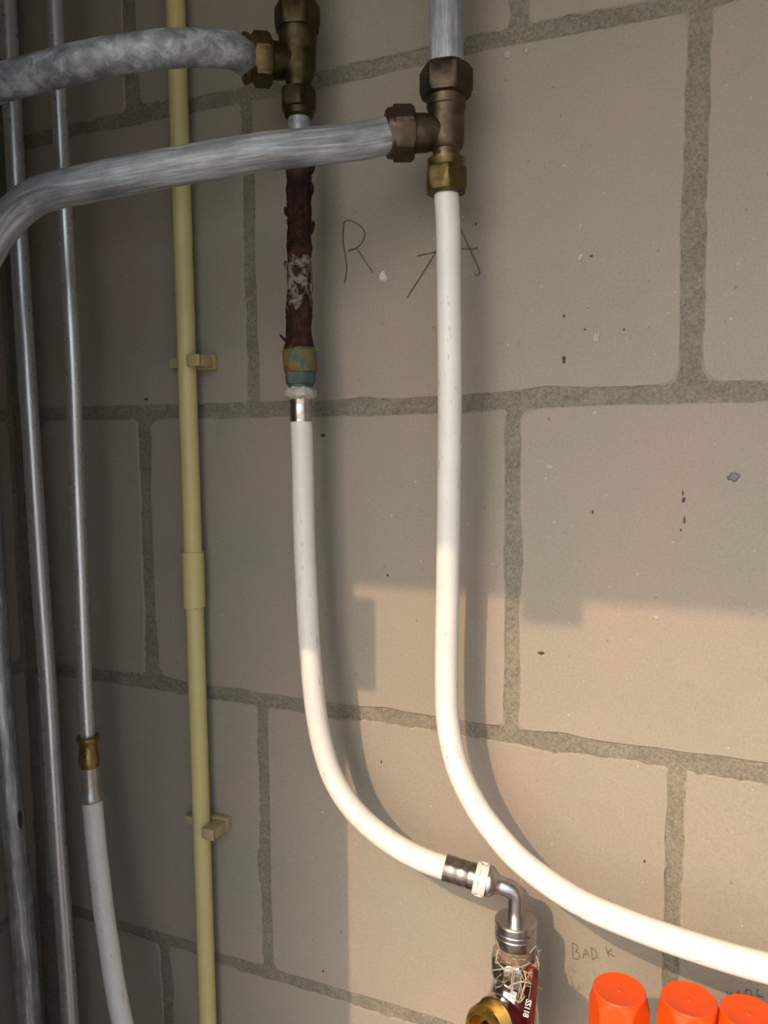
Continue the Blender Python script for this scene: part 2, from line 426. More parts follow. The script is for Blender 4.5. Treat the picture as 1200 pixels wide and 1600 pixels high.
for r in range(7):
    j = [0.30] if r % 2 else [0.16]
    xs = [0.008 if r != 4 else 0.003] + [q+.007 for q in j]; xe = [q-.007 for q in j]+[0.455]
    for k, (a, b) in enumerate(zip(xs, xe)):
        if b-a < 0.02: continue
        zt = (lambda rr: lambda x: ROW[rr](XL)-HALF[rr])(r); zb = (lambda rr: lambda x: ROW[rr+1](XL)+HALF[rr+1])(r)
        block(wl, a, b, zt, zb, lw, 200+r*10+k, random.uniform(0, .0006))
def slab(name, x0, x1, y0, y1, z0, z1, mat, label, bev=0.0):
    g = Geo(); bounds(g, x0, x1, y0, y1, z0, z1, bev); o = g.out(name, mat); o['kind'] = 'structure'; o['label'] = label; return o
slab('wall_right', XR, XR+0.12, -0.62, -0.0, ZF, ZC, 'plaster', 'plastered right side wall of the niche')
slab('floor', -3, 3, -1.6, 0.12, ZF-0.1, ZF, 'concrete', 'bare concrete floor of the niche')
slab('ceiling', -1.2, 1.2, -1.02, 0.12, ZC, ZC+0.12, 'plaster', 'plastered ceiling slab of the niche')
pierL = slab('wall_front_left', XL-0.12, -0.4500, -0.50, -0.44, ZF, ZC, 'plaster', 'plastered pier left of the opening', 0.002)
slab('wall_front_right', 0.74, XR+0.12, -0.74, -0.60, ZF, ZC, 'plaster', 'plastered pier right of the opening', 0.002)
lint = slab('trim_1', -1.2, 1.2, -1.02, -0.90, 0.687, ZC, 'wood', 'head beam over the opening in front of the niche', 0.002)
g = Geo(); bounds(g, -0.453, -0.412, -0.480, -0.472, 0.122, 0.212, 0.002); bounds(g, -0.453, -0.435, -0.480, -0.472, 0.200, 0.252, 0.001); g.out('pier_sun_blocker', 'steel', pierL)  # unseen plate, added to notch the left edge of the sun patch
g = Geo(); bounds(g, -0.359, -0.304, -0.904, -0.898, 0.565, 0.70, 0.002); g.out('beam_sun_blocker', 'steel', lint)  # unseen block, added to cast the notch in the sun patch's top edge
g = Geo(); box(g, (0, -25, ZF-0.2), 80, 47, 0.2); o = g.out('ground', 'paving'); o['kind'] = 'structure'; o['label'] = 'pale paving outside the opening'

# ------------------------------------------------------------------ pipes
GD = 0.0285/2     # thick galvanised pipe radius
WR = 0.0207/2     # white pipe radius
def pts(L): return [U(*p) for p in L]
def pipe(name, label, path, r, mat, cat='pipe', group=None, n=32, step=0.006, rough=0.0, seed=0):
    sp = spline(path, step); base = min(sp, key=lambda p: p.z)
    rf = None
    if rough:
        def rf(s, th, p): 
            q = Vector((p.x*60, p.y*60+math.cos(th)*1.2, p.z*60+math.sin(th)*1.2+seed))
            return r*(1+rough*noise.noise(q)+rough*.6*noise.noise(q*3))
    g = Geo(); tube(g, sp, r, n, True, rf)
    o = g.out(name, mat, None, 50, origin=base); o['label'] = label; o['category'] = cat
    if group: o['group'] = group
    return o

D0 = 0.05
XT_R = U(697, 50, D0).x; XT_L = U(464, 0, D0).x
ZR = U(697, 208, D0).z; ZL = U(465, 97, D0).z
dirR = Vector((-math.cos(math.radians(28)), -math.sin(math.radians(28)), -0.03)).normalized()
dirL = Vector((-math.cos(math.radians(38)), -math.sin(math.radians(38)), -0.05)).normalized()
TR = Vector((XT_R, -D0, ZR)); TL = Vector((XT_L, -D0, ZL))

# vertical galvanised risers above the tees
pipe('galvanised_pipe', 'vertical galvanised steel pipe with pale vertical streaks entering the right brass tee from above',
     [Vector((XT_R, -D0, U(697, 112, D0).z)), Vector((XT_R, -D0, 0.6)), Vector((XT_R, -D0, ZC))], GD, 'galv_streak', step=0.02, rough=0.012)
pipe('galvanised_pipe', 'short visible end of galvanised steel pipe entering the left brass tee from above',
     [Vector((XT_L, -D0, U(464, 22, D0).z)), Vector((XT_L, -D0, 0.6)), Vector((XT_L, -D0, ZC))], GD, 'galv', step=0.02, rough=0.012)
# branch pipes that sweep out to the left
PU = [TL+dirL*0.046, U(360, 79, .110), U(300, 75, .140), U(225, 80, .168), U(150, 92, .185), U(75, 110, .195), U(0, 130, .205), U(-60, 148, .212), U(-170, 180, .22)]
PU.append(Vector((XL+.003, PU[-1].y-.006, PU[-1].z-.03)))
pipe('galvanised_pipe', 'upper curved galvanised pipe with blotchy white oxide, running left from the left brass tee', PU, GD, 'galv', rough=0.025, seed=3)
PLW = [TR+dirR*0.042, U(560, 221, .098), U(480, 230, .128), U(400, 239, .152), U(300, 256, .176), U(200, 274, .192), U(130, 288, .198), U(80, 299, .201), U(48, 312, .203), U(22, 334, .205), U(0, 360, .208), U(-22, 395, .21), U(-50, 450, .215), U(-80, 520, .22)]
PLW += [PLW[-1]+Vector((-.035, -.003, -.055)), Vector((XL+.003, PLW[-1].y-.004, PLW[-1].z-.085))]
pipe('galvanised_pipe', 'lower curved galvanised pipe streaked white, running left from the right brass tee', PLW, GD, 'galv_streak', rough=0.025, seed=9)

# brass tees
def tee(name, label, c, bdir, px, mats, top, body, neck, low, br, nutrot):
    """compression tee; every measure in metres along its own run, z downwards from the centre"""
    body_m, nut_m, low_m = mats
    t = thing(name, c, label, 'pipe fitting')
    g = Geo(); up = Vector((0, 0, 1))
    lathe(g, c, -up, body, 48); 
    lathe(g, c, bdir, [(p[0]*.88, p[1]*.95) for p in br['barrel']], 48)
    g.out('body', body_m, t, 35)
    g = Geo(); lathe(g, c, -up, top, 60, nutrot); g.out('compression_nut', nut_m, t, 28)
    g = Geo(); lathe(g, c, -up, low, 60, nutrot+.3); g.out('compression_nut', low_m, t, 28)
    g = Geo(); lathe(g, c, bdir, [(p[0]*.88, max(p[1]*.94, .0146)) + tuple(q_*.94 for q_ in p[2:]) for p in br['nut']], 60, br['rot']); g.out('compression_nut', br['mat'], t, 28)
    return t
def zof(v, ref, d=D0, u=697): return ref-U(u, v, d).z
z = lambda v: zof(v, ZR)
k = 1/1889.0
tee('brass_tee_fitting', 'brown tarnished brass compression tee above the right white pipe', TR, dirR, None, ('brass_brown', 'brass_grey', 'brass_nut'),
    top=[(z(104), .0155), (z(105), .0190, .0178), (z(112), .0222, .0196), (z(142), .0226, .0199), (z(152), .0205, .0192), (z(154), .0175)],
    body=[(z(150), .0163), (z(169), .0163), (z(170), .0155), (z(172), .0152), (z(222), .0150), (z(232), .0135), (z(236), .0113), (z(252), .0113)],
    neck=None,
    low=[(z(248), .0120), (z(249.5), .0157), (z(263), .0157), (z(265), .0175, .0160), (z(270), .0186, .0163), (z(293), .0186, .0163), (z(301), .0168, .0160), (z(304), .0135)],
    br=dict(barrel=[(.0, .0135), (.016, .0150), (.018, .0158), (.034, .0165), (.0345, .012)],
            nut=[(.030, .0170), (.031, .0215, .0200), (.0335, .0240, .0208), (.050, .0240, .0208), (.051, .0212, .0208), (.056, .0205), (.058, .0175), (.058, .0146)], rot=0.25, mat='brass_brown'), nutrot=0.35)
zl = lambda v: zof(v, ZL, D0, 464)
SB = lambda L, a, b: [(p[0]*a, p[1]*b) + tuple(q_*b for q_ in p[2:]) for p in L]
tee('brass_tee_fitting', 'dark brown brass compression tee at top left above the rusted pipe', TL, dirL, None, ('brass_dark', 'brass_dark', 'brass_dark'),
    top=[(zl(4), .0150), (zl(6), .0175, .0165), (zl(14), .0204, .0185), (zl(40), .0204, .0187), (zl(50), .0190, .018), (zl(52), .016)],
    body=[(zl(48), .0172), (zl(70), .0170), (zl(72), .0164), (zl(86), .0162), (zl(112), .0156), (zl(122), .0135), (zl(128), .0113), (zl(145), .0113)],
    neck=None,
    low=[(zl(140), .0125), (zl(142), .0152, .0148), (zl(147), .0168, .0150), (zl(165), .0170, .0151), (zl(172), .0160, .0150), (zl(174), .0140), (zl(183), .0128), (zl(186), .0112)],
    br=dict(barrel=[(.0, .0135), (.014, .0152), (.016, .0160), (.030, .0165), (.0305, .012)],
            nut=[(.026, .0172), (.0275, .0212, .0196), (.030, .0240, .0206), (.044, .0240, .0206), (.0455, .0208, .0203), (.048, .0195), (.050, .0215), (.0545, .0222), (.056, .0205), (.056, .0147)], rot=0.1, mat='brass_nut'), nutrot=0.2)

# rusted riser
XR_ = lambda v: U(467.5, v, D0)
ptop = XR_(183); pmid = XR_(236); pbot = XR_(548)
t = thing('rusted_pipe', pbot, 'dark brown flaking rusted steel pipe between the top left brass tee and a corroded coupling', 'pipe')
g = Geo(); tube(g, [ptop+(pmid-ptop)*(i/12) for i in range(13)], .0098, 32); g.out('clean_end', 'galv', t, 50)
def rr_rust(s, th, p):
    q = Vector((math.cos(th)*1.6, math.sin(th)*1.6, p.z*70)); n1 = noise.noise(q); n2 = noise.noise(q*3.3); n3 = noise.noise(q*8)
    fl = max(0.0, (p.z-pbot.z)); flare = .0036*math.exp(-fl/.014)
    belt = 0.0014*max(0.0, noise.noise(Vector((th*1.5, 3.1, p.z*38))))
    pl = .0010*max(0.0, noise.noise(q*1.7+Vector((5, 5, 5))))**.5
    return .0106+flare+belt+.0012*n1+.0010*n2+.0007*n3+pl
g = Geo(); L = (pbot-pmid).length; tube(g, [pmid+(pbot-pmid)*(i/130) for i in range(131)], .0108, 56, True, rr_rust); g.out('rust_crust', 'rust', t, 60)
def flake(u, v, w, h, tilt, side):
    c = U(u, v, D0); g = Geo()
    a = Vector((side*w, -w*.25, 0)); up = Vector((side*tilt*h, 0, h))
    P = [c-up*.5, c-up*.2+a*.8, c+up*.25+a, c+up*.5+a*.25, c+up*.1-a*.3]
    th = Vector((0, .0012, 0))
    g.add([p-th for p in P]+[p+th for p in P], [(0, 1, 2, 3, 4), (9, 8, 7, 6, 5)]+[(i, (i+1) % 5, 5+(i+1) % 5, 5+i) for i in range(5)])
    g.out('rust_flake', 'rust', t)
for f in [(487, 265, .0030, .010, .3, 1), (486, 295, .0030, .012, -.1, 1), (487, 356, .0030, .012, .2, 1), (448, 331, .0022, .009, .1, -1), (449, 416, .0026, .010, .2, -1), (446, 531, .0022, .011, .9, -1), (486, 450, .0018, .009, 0, 1), (450, 298, .0016, .008, 0, -1)]: flake(*f)

# corroded press coupling under the rusted pipe
cz = lambda v: U(468.5, v, D0); o0 = cz(548); dv = lambda v: o0.z-cz(v).z
XC = lambda v: Vector((U(469.5, v, D0).x, -D0, 0))
t = thing('press_coupling', cz(658), 'corroded orange and green coupling with steel sleeve between rusted pipe and left white pipe', 'pipe fitting')
o1 = Vector((XC(600).x, -D0, o0.z)); dn = Vector((0, 0, -1)); kk = 1/1690.0
def wob(g, amp, f, seed):
    for i, v in enumerate(g.v):
        q = Vector(v)*f+Vector((seed, 0, 0)); g.v[i] = v+Vector((noise.noise(q), noise.noise(q+Vector((9, 0, 0))), noise.noise(q+Vector((0, 9, 0)))))*amp
    return g
g = Geo(); lathe(g, o1, dn, [(dv(541), .0115), (dv(545), .0140), (dv(549), .0164), (dv(552), .0160), (dv(566), .0158), (dv(577), .0156), (dv(581), .0150), (dv(582), .010)], 48); wob(g, .0006, 160, 1).out('collar', 'corr', t, 35)
g = Geo(); lathe(g, o1, dn, [(dv(580), .011), (dv(581), .0138, .0128), (dv(584), .0146, .0132), (dv(597), .0146, .0132), (dv(600), .0136, .013), (dv(601), .0118), (dv(607), .0112), (dv(608), .009)], 60, .4); wob(g, .0004, 160, 4).out('nut', 'verdi', t, 28)
g = Geo(); lathe(g, o1, dn, [(dv(605), .0095), (dv(606), .0118), (dv(609), .0120), (dv(611), .0146), (dv(618), .0150), (dv(620), .0138), (dv(623), .0118), (dv(624), .0108)], 48); wob(g, .0018, 330, 2).out('washer_ring', 'ring_old', t, 50)
g = Geo(); lathe(g, o1, dn, [(dv(612), .0104), (dv(628), .0107), (dv(631), .0104), (dv(634), .0104), (dv(637), .0108), (dv(653), .0108), (dv(655), .0105), (dv(657), .0107), (dv(659), .0106)], 48); g.out('press_sleeve', 'steel', t, 35)

# white pipes
WL = [Vector((o1.x, -D0, cz(654).z)), U(472.5, 700, .050), U(474, 780, .051), U(476, 850, .052), U(479.5, 930, .053), U(483, 1000, .054), U(488, 1060, .056),
      U(494, 1112, .055), U(504, 1165, .056), U(520, 1214, .058), U(545, 1256, .062), U(578, 1291, .067), U(620, 1322, .072), U(660, 1343, .073), U(699, 1357, .072)]
pipe('white_pipe', 'left white plastic pipe from the corroded coupling curving right to the press elbow', WL, WR, 'white', 'pipe', n=40)
WRP = [Vector((XT_R, -D0, U(699, 296, D0).z)), U(700, 350, .050), U(701.5, 450, .051), U(703, 600, .052), U(702.5, 700, .052), U(700.5, 850, .051), U(699.5, 920, .050), U(698, 1000, .050), U(697.5, 1060, .051),
       U(698.5, 1112, .053), U(704, 1155, .057), U(714, 1196, .061), U(730, 1234, .066), U(751, 1271, .071), U(775, 1303, .075), U(806, 1338, .080), U(846, 1371, .085),
       U(908, 1411, .091), U(984, 1444, .097), U(1065, 1473, .103), U(1155, 1501, .109), U(1200, 1513, .112), U(1270, 1532, .116), U(1350, 1570, .120), Vector((0.135, -.12, -0.60)), Vector((0.14, -.12, -0.645))]
pipe('white_pipe', 'right white plastic pipe from the brown brass tee sweeping right above the orange caps', WRP, WR, 'white', 'pipe', n=40)

# pipes in the corner
d3 = 0.085
P3 = [Vector((U(120, 750, d3).x, -d3, ZC)), Vector((U(100, 330, d3).x, -d3, 0.3)), U(104, 390, d3), U(114, 575, d3), U(120, 750, d3), U(127, 925, d3), U(133, 1075, d3), U(137.5, 1158, d3)]
R3 = 0.0150/2
pipe('zinc_pipe', 'slim bright zinc pipe ending in a brass and steel press coupling at left', P3, R3, 'zinc', step=0.02)
d2 = 0.055
P2 = [Vector((U(12, 33, d2).x, -d2, ZC)), U(12, 33, d2), U(21, 200, d2), U(31, 400, d2), U(42, 575, d2), U(53, 750, d2+.001), U(64, 925, d2+.003), U(75, 1075, d2+.004), U(89, 1300, d2+.005), U(100, 1450, d2+.006), U(109, 1585, d2+.007)]
P2.append(Vector((P2[-1].x+.002, P2[-1].y-.003, ZF)))
pipe('zinc_pipe', 'bright zinc pipe running full height along the dark corner, behind both curved pipes', P2, .0096, 'zinc', step=0.02)
d1 = 0.070
P1 = [Vector((U(-8, 900, d1).x, -d1+.01, ZC)), U(-28, 600, d1-.004), U(-20, 750, d1-.002), U(-12, 900, d1), U(2, 1100, d1), U(19, 1280, d1), U(29, 1380, d1), U(38, 1480, d1), U(45, 1580, d1)]
P1 = [p for p in P1]; P1.append(Vector((P1[-1].x+.004, P1[-1].y, ZF)))
p1 = pipe('galvanised_pipe', 'thicker worn galvanised pipe at the bottom left edge with a dark slot in its side', P1, .0138, 'galv_thick', step=0.02, rough=0.01)
c = U(28, 1277, d1); vdir = (Vector(CP)-c).normalized(); rgt = Vector((0, 0, 1)).cross(vdir).normalized()*-1
rd = (-rgt*-1).normalized()
ax = Vector(RC[0]); ax = Vector((ax.x, ax.y, 0)).normalized()
cc = U(19, 1277, d1); nrm = (ax*0.80+Vector((vdir.x, vdir.y, 0)).normalized()*0.60).normalized(); tn = Vector((0, 0, 1)).cross(nrm)
g = Geo(); V = [];
for i in range(20):
    a = 2*math.pi*i/20; V.append(cc+nrm*.0141+tn*(math.cos(a)*.0030)+Vector((0, 0, 1))*(math.sin(a)*.0105))
V2 = [v-nrm*.002 for v in V]
g.add(V+V2, [tuple(range(20)), tuple(range(39, 19, -1))]+[(i, (i+1) % 20, 20+(i+1) % 20, 20+i) for i in range(20)]); g.out('slot', 'pit', p1)
W3 = [U(142.5, 1240, d3), U(145, 1262, d3), U(147.5, 1290, d3+.002), U(152, 1335, d3+.004), U(157, 1380, d3+.007), U(163, 1430, d3+.010), U(170.5, 1480, d3+.013), U(178, 1530, d3+.016), U(187.5, 1580, d3+.019), U(198, 1630, d3+.022), U(225, 1760, d3+.03)]
W3.append(Vector((W3[-1].x+.02, W3[-1].y, ZF)))
pipe('white_pipe', 'dull white plastic pipe at bottom left hanging below a small brass and steel press coupling', W3, .0210/2, 'white', n=36)
a0 = U(137.3, 1152, d3); a1 = U(143, 1249, d3); axd = (a1-a0); LL = axd.length; axd.normalize(); q = lambda v: LL*(v-1152)/97.0
t = thing('press_coupling', a1, 'small brass and steel press coupling between slim zinc pipe and white pipe at left', 'pipe fitting')
s3 = 0.60
g = Geo(); lathe(g, a0, axd, [(q(1150), .0080), (q(1149), .0108), (q(1151), .0121), (q(1155), .0122), (q(1158), .0110), (q(1161), .0101), (q(1164), .0097), (q(1172), .0098), (q(1178), .0106), (q(1188), .0112), (q(1192), .0110), (q(1197), .0101), (q(1198), .008)], 48); g.out('brass_end', 'brass_ring', t, 40)
g = Geo(); lathe(g, a0, axd, [(q(1196), .008), (q(1197), .0104), (q(1205), .0101), (q(1214), .0103), (q(1222), .0101), (q(1232), .0104), (q(1238), .0112), (q(1241), .0124), (q(1246), .0128), (q(1250), .0122), (q(1251), .0105)], 48); g.out('press_sleeve', 'steel_grey', t, 40)

# yellow conduit
XY = -0.5100; dy = 0.0195; RY = .0097
t = thing('yellow_conduit', (XY, -dy, ZF), 'straight pale yellow plastic conduit clipped to the wall left of centre', 'conduit')
zc0 = U(303, 862, .02).z; zc1 = U(306, 949, .02).z
def vt(z0, z1, r, n=36):
    g = Geo(); lathe(g, (XY, -dy, z0), (0, 0, 1), [(0, r*.9), (0.0004, r), (z1-z0-.0004, r), (z1-z0, r*.9)], n); return g
vt(ZF, zc1+.012, RY).out('tube', 'yellow', t, 40)
vt(zc0-.012, ZC, RY).out('tube', 'yellow', t, 40)
vt(zc1, zc0, .0116).out('sleeve', 'yellow', t, 40)
# conduit clips
def clip(v, label):
    zc = U(300, v, .01).z; h = .0092
    t = thing('conduit_clip', (XY, 0, zc), label, 'clip', 'yellow clips on the conduit')
    g = Geo(); bounds(g, XY-.0135, U(311, 566, .033).x+.0005, -.0095, 0.0, zc-h*.85, zc+h*.85, .0012)
    bounds(g, U(267.5, 567, .012).x, XY-.0100, -.0150, -.006, zc-h*.55, zc+h*.55, .0008)
    g.out('base', 'yellow_dull', t, 30)
    g = Geo()
    x0, x1 = U(291, 566, .033).x, U(311, 566, .033).x
    bounds(g, x0, x1, -.0335, -.0292, zc-h*.66, zc+h*.66, .0011)
    bounds(g, XY+.0105, x1, -.0320, -.006, zc-h*.60, zc+h*.60, .0008)
    g.out('clasp', 'yellow_dull', t, 30)
    return t
clip(567, 'upper yellow plastic clip holding the yellow conduit above the long mortar joint')
clip(1279, 'lower yellow plastic clip holding the yellow conduit near the bottom of the photo')

# ------------------------------------------------------------------ press elbow with adapter
DE = 0.062
e0 = U(697, 1356, .072); ec = U(806, 1391, .063); ad = U(806, 1436, DE)
ea = (ec-e0); EL = ea.length; ea.normalize(); qe = lambda px: EL*(px-697)/109.0
ecx = Vector((ad.x, -DE, ec.z))
t = thing('press_elbow', Vector((ad.x, -DE, U(806, 1493, DE).z)), 'chrome press elbow with dark steel sleeve and white ring ending the left white pipe', 'pipe fitting')
g = Geo(); lathe(g, e0, ea, [(qe(694), .0106), (qe(695), .0116), (qe(697), .0116), (qe(701), .0112), (qe(704), .0114), (qe(713), .0114), (qe(716), .0109), (qe(720), .0114), (qe(729), .0114), (qe(732), .0109), (qe(735), .0115), (qe(744), .0115), (qe(745), .008)], 48); g.out('press_sleeve', 'steel_dark', t, 35)
g = Geo(); lathe(g, e0, ea, [(qe(742), .0108), (qe(743), .0137), (qe(748), .0139), (qe(749), .0139), (qe(750), .0126), (qe(755), .0126), (qe(756), .0138), (qe(761), .0136), (qe(762), .0108)], 48)
x, y, zz = frame(ea)
for i in range(8):
    a = 2*math.pi*(i+.3)/8; g2 = e0+ea*qe(752.5)+x*(math.cos(a)*.0130)+y*(math.sin(a)*.0130)
    rot = Matrix((x*math.cos(a)+y*math.sin(a), -x*math.sin(a)+y*math.cos(a), zz)).transposed()
    box(g, g2, .0020, .0042, qe(758)-qe(747), rot)
g.out('locking_ring', 'ring', t, 35)
g = Geo(); lathe(g, e0, ea, [(qe(738), .0095), (qe(760), .0122), (qe(763), .0134), (qe(768), .0132), (qe(772), .0110), (qe(778), .0083), (qe(782), .0078), (qe(784), .0074)], 48)
zt = ad.z
bp = [e0+ea*qe(778), e0+ea*qe(790), e0+ea*qe(796)]
dwn = Vector((0, 0, -1)); corner = Vector((ad.x, -DE, (e0+ea*qe(806)).z))
r_b = .0085
A = corner-(corner-bp[2]).normalized()*r_b; B = corner+dwn*r_b
arc = [A*(1-s)**2+corner*2*s*(1-s)+B*s*s for s in [i/10 for i in range(11)]]
tube(g, [bp[0]]+arc+[Vector((ad.x, -DE, zt+.004)), Vector((ad.x, -DE, zt-.004))], .0076, 36)
g.out('elbow', 'nickel', t, 40)
va = lambda v: zt-U(806, v, DE).z
RA = .0181
g = Geo(); lathe(g, (ad.x, -DE, zt), dwn, [(-.0006, .0076), (-.0006, .0166), (.0, .0174), (.0008, RA), (va(1446), RA), (va(1447), RA-.0005), (va(1448.5), RA-.0005), (va(1449.5), RA), (va(1454), RA), (va(1455), RA-.0005), (va(1456), RA-.0005), (va(1457), RA), (va(1469), RA*.985), (va(1472), RA*.94), (va(1472.5), .012)], 64); g.out('adapter', 'nickel', t, 35)
def wrap(c, r, th0, th1, z0, z1, name, mat, parent, n=8):
    """curved label lying on a vertical cylinder; angle 0 faces the camera side, positive to the right"""
    g = Geo(); V = []
    for i in range(n+1):
        a = th0+(th1-th0)*i/n
        for zz_ in (z0, z1):
            for rr_ in (r-.0003, r+.00025): V.append(Vector((c.x+math.sin(a)*rr_, c.y-math.cos(a)*rr_, zz_)))
    F = []
    for i in range(n):
        b = i*4; F += [(b+1, b+5, b+7, b+3), (b, b+2, b+6, b+4), (b, b+4, b+5, b+1), (b+2, b+3, b+7, b+6)]
    F += [(0, 1, 3, 2), (n*4, n*4+2, n*4+3, n*4+1)]
    g.add(V, F); return g.out(name, mat, parent)
AC = Vector((ad.x, -DE, 0)); zz1 = lambda v: zt-va(v)
for (a0_, a1_, v0, v1) in [(-.55, -.22, 1449, 1451), (.02, .36, 1450, 1453), (.62, 1.0, 1447, 1448.6), (-1.05, -.5, 1455, 1457), (.1, .22, 1462, 1464)]:
    wrap(AC, RA, a0_, a1_, zz1(v0), zz1(v1), 'etched_mark', 'etch', t, 5)

# ------------------------------------------------------------------ ball valve below the elbow
t = thing('ball_valve', Vector((ad.x, -DE, -0.655)), 'chrome ball valve with red handle, hemp strands and brass threaded outlet under the elbow', 'valve')
zb = lambda v: U(806, v, DE).z
g = Geo(); lathe(g, (ad.x, -DE, zb(1470)), dwn, [(0, .012), (.0004, .0156), (.0025, .0161), (.005, .0156), (.0075, .0161), (.010, .0157), (.013, .0160), (.0131, .012)], 48); wob(g, .0003, 500, 3).out('wound_thread', 'hemp_dark', t, 40)
g = Geo(); lathe(g, (ad.x, -DE, zb(1488)), dwn, [(0, .0140), (.0002, .0195), (.0012, .0208, .0200), (.004, .0216, .0204), (.017, .0216, .0204), (.021, .0204, .0198), (.026, .0186), (.036, .0186), (.048, .0205), (.062, .0215), (.085, .0200), (.110, .0180), (.140, .0180)], 60, .25, sides=8)
oc = U(751, 1611, .112); ob = Vector((ad.x, -DE, zb(1572))); od = (oc-ob); ol = od.length; od.normalize()
lathe(g, ob, od, [(0, .0185), (ol*.20, .0185), (ol*.40, .0190), (ol*.56, .0192), (ol*.60, .0184), (ol*.61, .0150)], 48)
tube(g, spline([Vector((ad.x, -DE, zb(1512))), Vector((ad.x, -DE, zb(1535)))*.8+(ob+od*ol*.3)*.2, ob+od*ol*.30, ob+od*ol*.50], .002), .0188, 40)
g.out('valve_body', 'chrome', t, 35)
pr_ = [(ol*.58, .0135), (ol*.60, .0165)]
s = ol*.62
while s < ol*.90: pr_ += [(s, .0177), (s+.0009, .0168), (s+.0018, .0177)]; s += .0019
pr_ += [(ol*.91, .0176), (ol*.93, .0172), (ol*1.0, .0150), (ol*1.0, .0118), (ol*.70, .0116), (ol*.70, .0050), (ol*.95, .0046), (ol*.95, .0001)]
g = Geo(); lathe(g, ob, od, pr_, 56); g.out('threaded_outlet', 'brass_new', t, 30)
# red handle, seen almost edge on
ha = U(833, 1514, .066); hb = U(838, 1527, .118); hc = U(829, 1640, .118); hd = U(818, 1640, .066)
def plate(P, th, name, mat, parent, bev=0):
    n = (P[1]-P[0]).cross(P[2]-P[0]).normalized()*th*.5; m = len(P); g = Geo()
    g.add([p+n for p in P]+[p-n for p in P], [tuple(range(m)), tuple(range(2*m-1, m-1, -1))]+[(i, (i+1) % m, m+(i+1) % m, m+i) for i in range(m)])
    return g.out(name, mat, parent)
h_ = plate([ha, ha.lerp(hb, .3)+Vector((0, 0, .003)), ha.lerp(hb, .75)+Vector((0, 0, .003)), hb, hb.lerp(hc, .15)+Vector((0, 0, 0)), hc, hd], .0026, 'handle', 'red_shaded', t)
kc = U(833, 1524, .079)
g = Geo(); lathe(g, kc-Vector((.004, 0, 0)), (1, 0.1, 0), [(0, .002), (.0003, .0062), (.006, .0066), (.008, .0055), (.0081, .001)], 28); g.out('handle_hub', 'red', t, 35)
# red stripe and white lettering on the valve body
cu = bpy.data.curves.new('txt', 'FONT'); cu.body = 'SS118'; cu.size = .0062; cu.extrude = .0001; cu.resolution_u = 2; cu.space_character = .82
to = bpy.data.objects.new('txt', cu); C.objects.link(to); bpy.context.view_layer.update()
me = bpy.data.meshes.new_from_object(to.evaluated_get(bpy.context.evaluated_depsgraph_get())); bpy.data.objects.remove(to)
tc = U(824, 1558, .105); tup = (U(824, 1540, .105)-tc).normalized()
fx = (U(819.5, 1590, .112)-U(825.5, 1560, .105)).normalized(); nv = (Vector(CP)-tc).normalized(); fy = nv.cross(fx).normalized(); nv = fx.cross(fy)
Vt = [U(822.5, 1560, .1225)+fx*v.co.x+fy*v.co.y+nv*v.co.z for v in me.vertices]; Ft = [tuple(p.vertices) for p in me.polygons]
g = Geo(); g.add(Vt, Ft); lt = g.out('lettering', 'print', h_); bpy.data.meshes.remove(me)
# hemp strands
g = Geo(); rnd = random.Random(4)
base = Vector((ad.x, -DE, 0))
def strand(P, r=.00045): tube(g, spline(P, .003), r, 5)
strand([U(770, 1516, .075), U(785, 1514, .084), U(800, 1512, .086), U(812, 1509, .085)], 0.00050)
strand([U(778, 1484, .078), U(776, 1500, .08), U(786, 1512, .085), U(806, 1513, .087), U(826, 1506, .08)], 0.00056)
strand([U(793, 1543, .09), U(803, 1537, .094), U(818, 1534, .094), U(832, 1538, .09), U(846, 1545, .085)], 0.00056)
strand([U(838, 1494, .075), U(842, 1510, .075), U(841, 1528, .08), U(833, 1536, .085), U(822, 1532, .088)], 0.00037)
strand([U(818, 1516, .085), U(822, 1530, .09), U(818, 1545, .092), U(814, 1560, .094)], 0.00068)
strand([U(790, 1555, .092), U(803, 1560, .094), U(812, 1566, .095), U(820, 1556, .094)], 0.00050)
strand([U(776, 1470, .08), U(779, 1480, .082), U(782, 1492, .083)], 0.00025)
strand([U(828, 1490, .08), U(838, 1478, .078), U(841, 1487, .078), U(845, 1484, .078)], 0.00025)
for i in range(30):
    u = rnd.uniform(776, 840); v = rnd.uniform(1500, 1536); P = [U(u, v, .083+rnd.uniform(0, .008))]
    a = rnd.uniform(0, 6.28)
    for j in range(3):
        a += rnd.uniform(-.9, .9); u += math.cos(a)*rnd.uniform(4, 9); v += math.sin(a)*rnd.uniform(3, 7); P.append(U(min(max(u, 774), 842), min(max(v, 1497), 1566), .083+rnd.uniform(0, .009)))
    strand(P, rnd.uniform(.00015, .00035))
for i in range(9):
    u = rnd.uniform(800, 824); P = [U(u, rnd.uniform(1515, 1535), .09), U(u+rnd.uniform(-4, 6), rnd.uniform(1536, 1548), .093), U(u+rnd.uniform(-8, 4), rnd.uniform(1552, 1568), .094)]
    strand(P, .00025)
hs = g.out('hemp_strands', 'hemp', t, 60); hs['kind'] = 'stuff'

